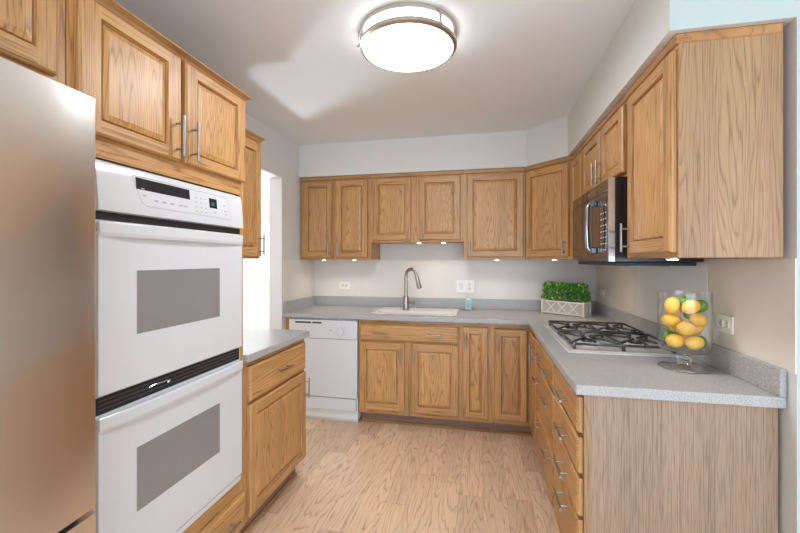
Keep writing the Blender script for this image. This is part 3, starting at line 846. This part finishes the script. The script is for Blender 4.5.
# soap bottle on its little tray
b = MB(); b.lathe([(0, .0008), (.05, .0008), (.055, .004), (.055, .010), (.050, .010), (.048, .006), (0, .006)], COUNTER, 28)
o = b.build('soap_tray', None, (-.125, 3.612, CT)); tag(o, 'small grey round tray under the soap bottle beside the sink', 'tray')
t = thing('soap_bottle', 'small clear soap bottle with blue label beside the sink', 'bottle', (-.125, 3.612, CT + .0065))
b = MB(); b.box(-.027, .027, -.018, .018, 0, .100, CLEARP, .005, 2); b.lathe([(.012, .099), (.012, .112), (0, .112)], CLEARP, 16); b.build('body', t)
b = MB(); b.box(-.022, .022, -.0192, -.0182, .012, .088, LABELB); b.build('label', t)
b = MB(); b.lathe([(.013, .1125), (.013, .122), (.004, .124), (.004, .145), (0, .145)], WHITE2, 16); b.box(-.008, .030, -.006, .006, .1455, .153, WHITE2, .002); b.build('pump', t)

# ------------------------------------------------------------------ cooktop
t = thing('cooktop', 'white gas cooktop with black grates on the right-hand worktop', 'cooktop', (.405, 2.015, CT))
CW, CL = .52, .80          # X, Y
b = MB(); b.box(0, CW, 0, CL, .0005, .010, HOB, .004, 2); b.box(.02, CW - .02, .02, CL - .02, .010, .013, HOB, .002); b.build('glass_top', t)
burners = [(.14, .20), (.37, .20), (.14, .60), (.37, .60)]
for x, y in burners:
    b = MB(); b.lathe([(0, .0135), (.058, .0135), (.062, .018), (.050, .026), (0, .026)], WHITE2, 28, x, y); bo = b.build('burner', t)
    b = MB(); b.lathe([(0, .0262), (.038, .0262), (.040, .030), (.034, .036), (0, .037)], CASTIRON, 28, x, y); b.build('burner_cap', bo)
for gy0, gy1 in ((.045, .39), (.43, .775)):
    b = MB(); zt = .040; r = .0065
    x0, x1 = .03, CW - .03
    def bar(p, q): b.tube([p, q], r, CASTIRON, 8)
    loop = [(x0 + .02, gy0, zt), (x1 - .02, gy0, zt), (x1, gy0 + .02, zt), (x1, gy1 - .02, zt), (x1 - .02, gy1, zt), (x0 + .02, gy1, zt), (x0, gy1 - .02, zt), (x0, gy0 + .02, zt), (x0 + .02, gy0, zt)]
    for p, q in zip(loop, loop[1:]): bar(p, q)
    ym = (gy0 + gy1) / 2; xm = (x0 + x1) / 2
    bar((xm, gy0, zt), (xm, gy1, zt))
    for bx in (.14, .37):
        for a in range(4):
            an = PI / 4 + a * PI / 2
            ex = bx + .135 * math.cos(an); ey = ym + .165 * math.sin(an)
            ex = max(x0, min(x1, ex)); 
            if abs(ex - xm) < .03: ex = xm
            ey = max(gy0, min(gy1, ey))
            bar((bx + .022 * math.cos(an), ym + .022 * math.sin(an), zt + .006), (ex, ey, zt))
        bar((bx, gy0, zt), (bx, gy0 + .10, zt + .006)); bar((bx, gy1, zt), (bx, gy1 - .10, zt + .006))
    for px, py in ((x0 + .01, gy0 + .01), (x1 - .01, gy0 + .01), (x0 + .01, gy1 - .01), (x1 - .01, gy1 - .01), (xm, gy0 + .002), (xm, gy1 - .002)):
        b.tube([(px, py, zt), (px, py, .0135)], [.007, .009], CASTIRON, 8)
    b.build('grate', t)

# ------------------------------------------------------------------ planter
t = thing('potted_boxwood', 'bushy green boxwood in a whitewashed lattice planter in the corner', 'plant', (.675, 3.468, CT), R(-40))
PL, PW, PH = .375, .115, .118
b = MB()
b.box(-PL / 2 + .008, PL / 2 - .008, -PW / 2 + .008, PW / 2 - .008, .006, PH - .012, PLANTERIN)
for sx in (-1, 1):
    for sy in (-1, 1):
        cx_, cy_ = sx * (PL / 2 - .006), sy * (PW / 2 - .006); b.box(cx_ - .007, cx_ + .007, cy_ - .007, cy_ + .007, 0, PH, WHITEWASH, .001)
for sy in (-1, 1):
    yy = sy * (PW / 2 - .004)
    for z in (.006, PH - .016): b.box(-PL / 2 + .01, PL / 2 - .01, yy - .004, yy + .004, z, z + .013, WHITEWASH)
for sx in (-1, 1):
    xx = sx * (PL / 2 - .004)
    for z in (.006, PH - .016): b.box(xx - .004, xx + .004, -PW / 2 + .01, PW / 2 - .01, z, z + .013, WHITEWASH)
bx = b.build('planter_box', t)
def lath(b, p, q, nrm, wd=.011, th=.005):
    p, q, nrm = Vector(p), Vector(q), Vector(nrm); dr = (q - p).normalized(); sd = dr.cross(nrm).normalized() * wd / 2; n2 = nrm * th
    lo = [p + sd, p - sd, q - sd, q + sd]; hi = [v + n2 for v in lo]
    b.face(hi, WHITEWASH); b.face(lo[::-1], WHITEWASH)
    for k in range(4): b.face([lo[k], lo[(k + 1) % 4], hi[(k + 1) % 4], hi[k]], WHITEWASH)
b = MB(); zl, zh = .018, PH - .016
for sy in (-1, 1):
    yy = sy * (PW / 2 - .0078)
    for c_ in (-.098, 0, .098):
        for s in (-1, 1): lath(b, (c_ - s * .040, yy, zl), (c_ + s * .040, yy, zh), (0, sy, 0))
for sx in (-1, 1):
    xx = sx * (PL / 2 - .0078)
    for s in (-1, 1): lath(b, (xx, -s * .034, zl), (xx, s * .034, zh), (sx, 0, 0))
b.build('lattice', t)
b = MB(); b.box(-PL / 2 + .009, PL / 2 - .009, -PW / 2 + .009, PW / 2 - .009, PH - .0115, PH - .006, SOIL); b.build('soil', t)
b = MB(); k = b.mi(LEAF)
for i in range(1900):
    while True:
        u, v, s = random.uniform(-1, 1), random.uniform(-1, 1), random.random()
        h = .02 + .125 * s
        ex = (PL / 2 + .004) * (1 - .10 * (h / .145) ** 2); ey = (PW / 2 + .012) * (1 - .18 * (h / .145) ** 2)
        if abs(u) ** 4 + abs(v) ** 4 < 1 and (max(abs(u), abs(v)) > .68 or s > .6): break
    p = Vector((u * ex, v * ey, PH - .018 + h + .008 * math.sin(u * 9) * math.cos(v * 5)))
    out = Vector((u * .8, v * .8, .5 + s)).normalized()
    dr = (out + Vector((random.uniform(-1, 1), random.uniform(-1, 1), random.uniform(-.6, 1))) * .8).normalized()
    sd = dr.cross(Vector((random.uniform(-1, 1), random.uniform(-1, 1), random.uniform(-1, 1)))).normalized()
    up = sd.cross(dr).normalized(); L_ = random.uniform(.017, .027); wd = L_ * .33
    pts = [p, p + dr * L_ * .4 + sd * wd + up * .0012, p + dr * L_ * .8 + sd * wd * .7 + up * .001, p + dr * L_, p + dr * L_ * .8 - sd * wd * .7 + up * .001, p + dr * L_ * .4 - sd * wd + up * .0012]
    f = b.bm.faces.new([b.bm.verts.new(q) for q in pts]); f.material_index = k
fo = b.build('foliage', t, recalc=False)
STEM = plain('green_stem', (.10, .16, .04), .7)
for i in range(22):
    x, y = random.uniform(-PL / 2 + .03, PL / 2 - .03), random.uniform(-PW / 2 + .025, PW / 2 - .025)
    b = MB(); b.tube([(0, 0, PH - .0058), (x * .03, y * .05, PH + .04), (x * .06 + random.uniform(-.01, .01), y * .1, PH + .085)], [.0022, .0018, .001], STEM, 6)
    b.build('stem', t, (x, y, 0))

# ------------------------------------------------------------------ footed glass bowl with lemons and limes
BX, BY = .828, 1.848
t = thing('glass_bowl', 'tall footed clear glass bowl filled with lemons and limes', 'bowl', (BX, BY, CT + .0006))
b = MB(); RB = .095; zb = .072; zt = .318
b.lathe([(0, zb - .004), (.03, zb - .004), (RB - .012, zb + .002), (RB - .003, zb + .010), (RB, zb + .022), (RB, zt - .001), (RB - .0015, zt), (RB - .003, zt - .001), (RB - .003, zb + .024), (RB - .008, zb + .014), (RB - .016, zb + .009), (0, zb + .008)], GLASS, 72)
b.build('vessel', t)
b = MB(); b.lathe([(0, .001), (.088, .001), (.088, .006), (.04, .011), (.024, .016), (0, .017)], GLASS, 56); fo = b.build('foot', t)
RIMG, _nt, _b = new_mat('solid_glass')
_b.inputs['Base Color'].default_value = (.93, .95, .95, 1); _b.inputs['Roughness'].default_value = 0.0
_b.inputs['Transmission Weight'].default_value = 1.0; _b.inputs['IOR'].default_value = 1.45
b = MB(); b.lathe([(.0915 + .0028 * math.cos(2 * PI * k / 10), .0036 + .0028 * math.sin(2 * PI * k / 10)) for k in range(10)], RIMG, 64, close=True); b.build('foot_rim', fo)
b = MB(); b.lathe([(0, .0175), (.023, .0175), (.020, .024), (.026, .034), (.026, .044), (.021, .052), (.026, .060), (.032, zb - .0045), (0, zb - .0045)], RIMG, 40); b.build('stem', t)

def lemon_mesh(name, L_, D_, m, tip=1.0):
    b = MB(); n = 20; prof = []
    for i in range(n + 1):
        u = i / n; a = PI * u
        z = -math.cos(a) * L_ / 2; r = math.sin(a) ** .92 * D_ / 2
        tt = abs(2 * u - 1)
        z += (1 if u > .5 else -1) * tip * .006 * max(0, (tt - .8) / .2) ** 1.5
        prof.append((r if 0 < i < n else 0, z))
    b.lathe(prof, m, 26)
    o = b.build(name); return o
cam_o = Vector((0, 0, 1.3645)); cs, sn = math.cos(.2088), math.sin(.2088)
ctr_d = -sn * BX + cs * BY
def at(px, py, dd):
    d = ctr_d + dd; r_ = (px - 400) / F_PX; z = -(py - 260.486) / F_PX
    return Vector(((cs * r_ - sn) * d, (sn * r_ + cs) * d, 1.3645 + z * d))
LEM = [(664, 314.5, -.02, 20), (671.5, 310.5, .01, 75), (676.6, 318.5, -.062, 65), (664.4, 327, -.05, 95), (680.3, 331.6, -.075, 95), (695.3, 324, -.06, 120),
       (704, 328, -.02, 40), (668, 341, -.055, 100), (689.7, 344, -.07, 85), (676, 333, .03, 30), (692, 333, .035, 60)]
LIM = [(683, 308, -.01), (702, 311.5, -.03), (694.5, 314.5, -.03), (702.5, 343, -.045), (660, 335, .02)]
items = [[at(x, y, d), .033, 'lemon', a] for x, y, d, a in LEM] + [[at(x, y, d), .0275, 'lime', random.uniform(0, 180)] for x, y, d in LIM]
axis = Vector((BX, BY, 0)); zlo = CT + zb + .011
for it in range(1500):
    for i in range(len(items)):
        for j in range(i):
            dlt = items[i][0] - items[j][0]; mn = items[i][1] + items[j][1]; l = dlt.length
            if l < mn and l > 1e-6:
                s = dlt / l * (mn - l) / 2; items[i][0] = items[i][0] + s; items[j][0] = items[j][0] - s
    for q in items:
        p = q[0]; rad = Vector((p.x - BX, p.y - BY)); lim = RB - .0045 - q[1] * 1.24
        if rad.length > lim: rad = rad / rad.length * lim; p.x, p.y = BX + rad.x, BY + rad.y
        if p.z < zlo + q[1]: p.z = zlo + q[1]
        if p.z > CT + .262: p.z -= .0005
lem0 = lemon_mesh('lemon', .069, .055, LEMON, .8); lim0 = lemon_mesh('lime', .054, .0505, LIME, .5)
LL = ['upright lemon at the top left of the glass bowl', 'lemon behind the upright top left lemon in the glass bowl', 'lemon lying at the top right of the glass bowl in front of the limes',
      'lemon lying at the left edge of the glass bowl, in the middle layer', 'lemon at the very middle of the glass bowl, in front of the others', 'lemon at the right edge of the glass bowl, just below the top right one',
      'lemon low on the right of the glass bowl, behind the middle lemon', 'lemon at the bottom left of the glass bowl', 'lemon at the bottom right of the glass bowl',
      'lemon mostly hidden behind the middle and left edge lemons in the glass bowl', 'lemon mostly hidden behind the two bottom lemons in the glass bowl']
LM = ['lime at the top middle of the glass bowl', 'lime at the top right edge of the glass bowl', 'lime in the gap below the top right lemon in the glass bowl',
      'lime at the bottom right of the glass bowl behind a lemon', 'lime low at the left edge of the glass bowl']
nl = nm = 0
for p, r_, kind, a in items:
    if kind == 'lemon':
        o = lem0 if nl == 0 else lem0.copy()
        lab = LL[nl] if nl < len(LL) else 'lemon in the middle of the glass bowl hidden behind the front lemons'; nl += 1; grp = 'lemons in the glass bowl'
    else:
        o = lim0 if nm == 0 else lim0.copy()
        lab = LM[nm] if nm < len(LM) else 'lime in the glass bowl hidden behind the front lemons'; nm += 1; grp = 'limes in the glass bowl'
    if o.name not in COL.objects: COL.objects.link(o)
    o.location = p
    # long axis turned in the plane facing the room
    ax = Vector((math.sin(R(a)) * cs, math.sin(R(a)) * sn, math.cos(R(a)))) + Vector((0, random.uniform(-.3, .3), 0))
    o.rotation_euler = ax.to_track_quat('Z', 'Y').to_euler()
    tag(o, lab, kind, grp)

# ------------------------------------------------------------------ outlets and switches
def outlet(label, loc, rz, wd, ht, gangs, group='white wall outlets'):
    """gangs: list of (x, kind, horizontal) with kind duplex | switch"""
    t = thing('wall_outlet', label, 'outlet', loc, rz, group)
    b = MB(); b.box(-wd / 2, wd / 2, -.006, -.0004, -ht / 2, ht / 2, PLATE, .002); b.build('cover_plate', t)
    for x, kind, hor in gangs:
        if kind == 'switch':
            b = MB(); b.box(x - .017, x + .017, -.010, -.0061, -.034, .034, WHITE2, .002); b.build('rocker_switch', t)
        else:
            b = MB()
            for s in (-1, 1):
                cx_, cz_ = (x + s * .020, 0) if hor else (x, s * .020)
                b.box(cx_ - .015, cx_ + .015, -.0078, -.0061, cz_ - .015, cz_ + .015, WHITE2, .003)
            so = b.build('socket', t)
            b = MB()
            for s in (-1, 1):
                cx_, cz_ = (x + s * .020, 0) if hor else (x, s * .020)
                for e in (-1, 1):
                    if hor: b.box(cx_ - .004, cx_ + .005, -.0083, -.0079, cz_ + e * .006 - .0012, cz_ + e * .006 + .0012, SLOT)
                    else: b.box(cx_ + e * .006 - .0012, cx_ + e * .006 + .0012, -.0083, -.0079, cz_ - .004, cz_ + .005, SLOT)
                b.tube([(cx_ + (-.009 if hor else 0), -.0079, cz_ + (0 if hor else -.009)), (cx_ + (-.009 if hor else 0), -.0083, cz_ + (0 if hor else -.009))], .0022, SLOT, 8)
            b.build('slots', so)
    return t
outlet('white outlet on the back wall above the dishwasher', (-1.352, YB - .0045, 1.115), 0, .115, .072, [(0, 'duplex', True)])
outlet('wide white switch and outlet plate on the back wall behind the soap bottle', (-.158, YB - .0045, 1.122), 0, .165, .118, [(-.04, 'switch', False), (.04, 'duplex', False)])
outlet('white outlet on the side wall behind the potted boxwood', (XR - .0045, 3.52, 1.092), R(-90), .115, .072, [(0, 'duplex', True)])
outlet('white outlet on the side wall beside the glass bowl of lemons', (XR - .0045, 1.843, 1.105), R(-90), .115, .072, [(0, 'duplex', True)])

# ------------------------------------------------------------------ lights
t = thing('ceiling_light', 'round flush ceiling light with two brushed nickel rings', 'light', (-.345, 1.815, ZC - .0005))
RL = .228
b = MB(); b.lathe([(0, 0), (RL, 0), (RL, -.022), (RL - .012, -.024), (0, -.024)], NICKELD, 72); b.build('upper_ring', t)
b = MB(); b.lathe([(RL - .016, -.0245), (RL - .016, -.078), (RL - .03, -.086), (RL * .5, -.096), (0, -.099)], LAMP, 72); b.build('diffuser', t)
b = MB(); b.lathe([(RL - .013, -.058), (RL, -.058), (RL, -.073), (RL - .016, -.0795), (RL - .0145, -.078)], NICKELD, 72, close=True); b.build('lower_ring', t)
for a in (-43, 77, 197):
    b = MB(); b.box(RL + .0008, RL + .006, -.008, .008, -.072, -.004, NICKELD, .001); b.tube([(RL + .004, 0, -.068), (RL + .016, 0, -.068)], .005, NICKELD, 10); b.build('bracket', t, rot=(0, 0, R(a)))

d = bpy.data.lights.new('lamp_glow', 'AREA'); d.shape = 'DISK'; d.size = .36; d.energy = LAMP_W; d.color = (0.97, 0.99, 1.0)
o = bpy.data.objects.new('lamp_glow', d); COL.objects.link(o); o.parent = t; o.location = (0, 0, -.1015)

def puck(x, y, z, label):
    t = thing('puck_light', label, 'light', (x, y, z), 0, 'puck lights under the wall cabinets')
    b = MB(); b.lathe([(0, -.0005), (.026, -.0005), (.026, -.006), (.021, -.007), (.021, -.0045), (0, -.0045)], STEEL, 24); b.build('housing', t)
    b = MB(); b.lathe([(0, -.005), (.0205, -.005), (.018, -.0085), (0, -.0095)], PUCK, 24); b.build('lens', t)
    d = bpy.data.lights.new('puck_lamp', 'SPOT'); d.energy = PUCK_W * 10; d.color = (1, .86, .68); d.spot_size = R(140); d.spot_blend = 1.0; d.shadow_soft_size = .025
    o = bpy.data.objects.new('puck_lamp', d); COL.objects.link(o); o.parent = t; o.location = (0, 0, -.02)
ZU = 1.375
YP = FRAME_U + .08
puck(-1.47, YP, ZU, 'lit puck light under the tall two-door cabinet above the dishwasher, nearer the side wall')
puck(-1.17, YP, ZU, 'lit puck light under the tall two-door cabinet above the dishwasher, nearer the sink')
puck(-.56, YP, 1.527, 'lit puck light under the short sink cabinet, nearer its middle')
puck(-.34, YP, 1.527, 'lit puck light under the short sink cabinet, nearer the wide single-door cabinet')
puck(.12, YP, ZU, 'lit puck light under the wide single-door wall cabinet')
puck(.56, 3.30, ZU, 'lit puck light under the diagonal corner wall cabinet')
puck(.75, 2.90, ZU, 'lit puck light under the narrow cabinet next to the corner')
puck(.73, 1.72, ZU, 'lit puck light under the veneered end cabinet in front of the microwave')
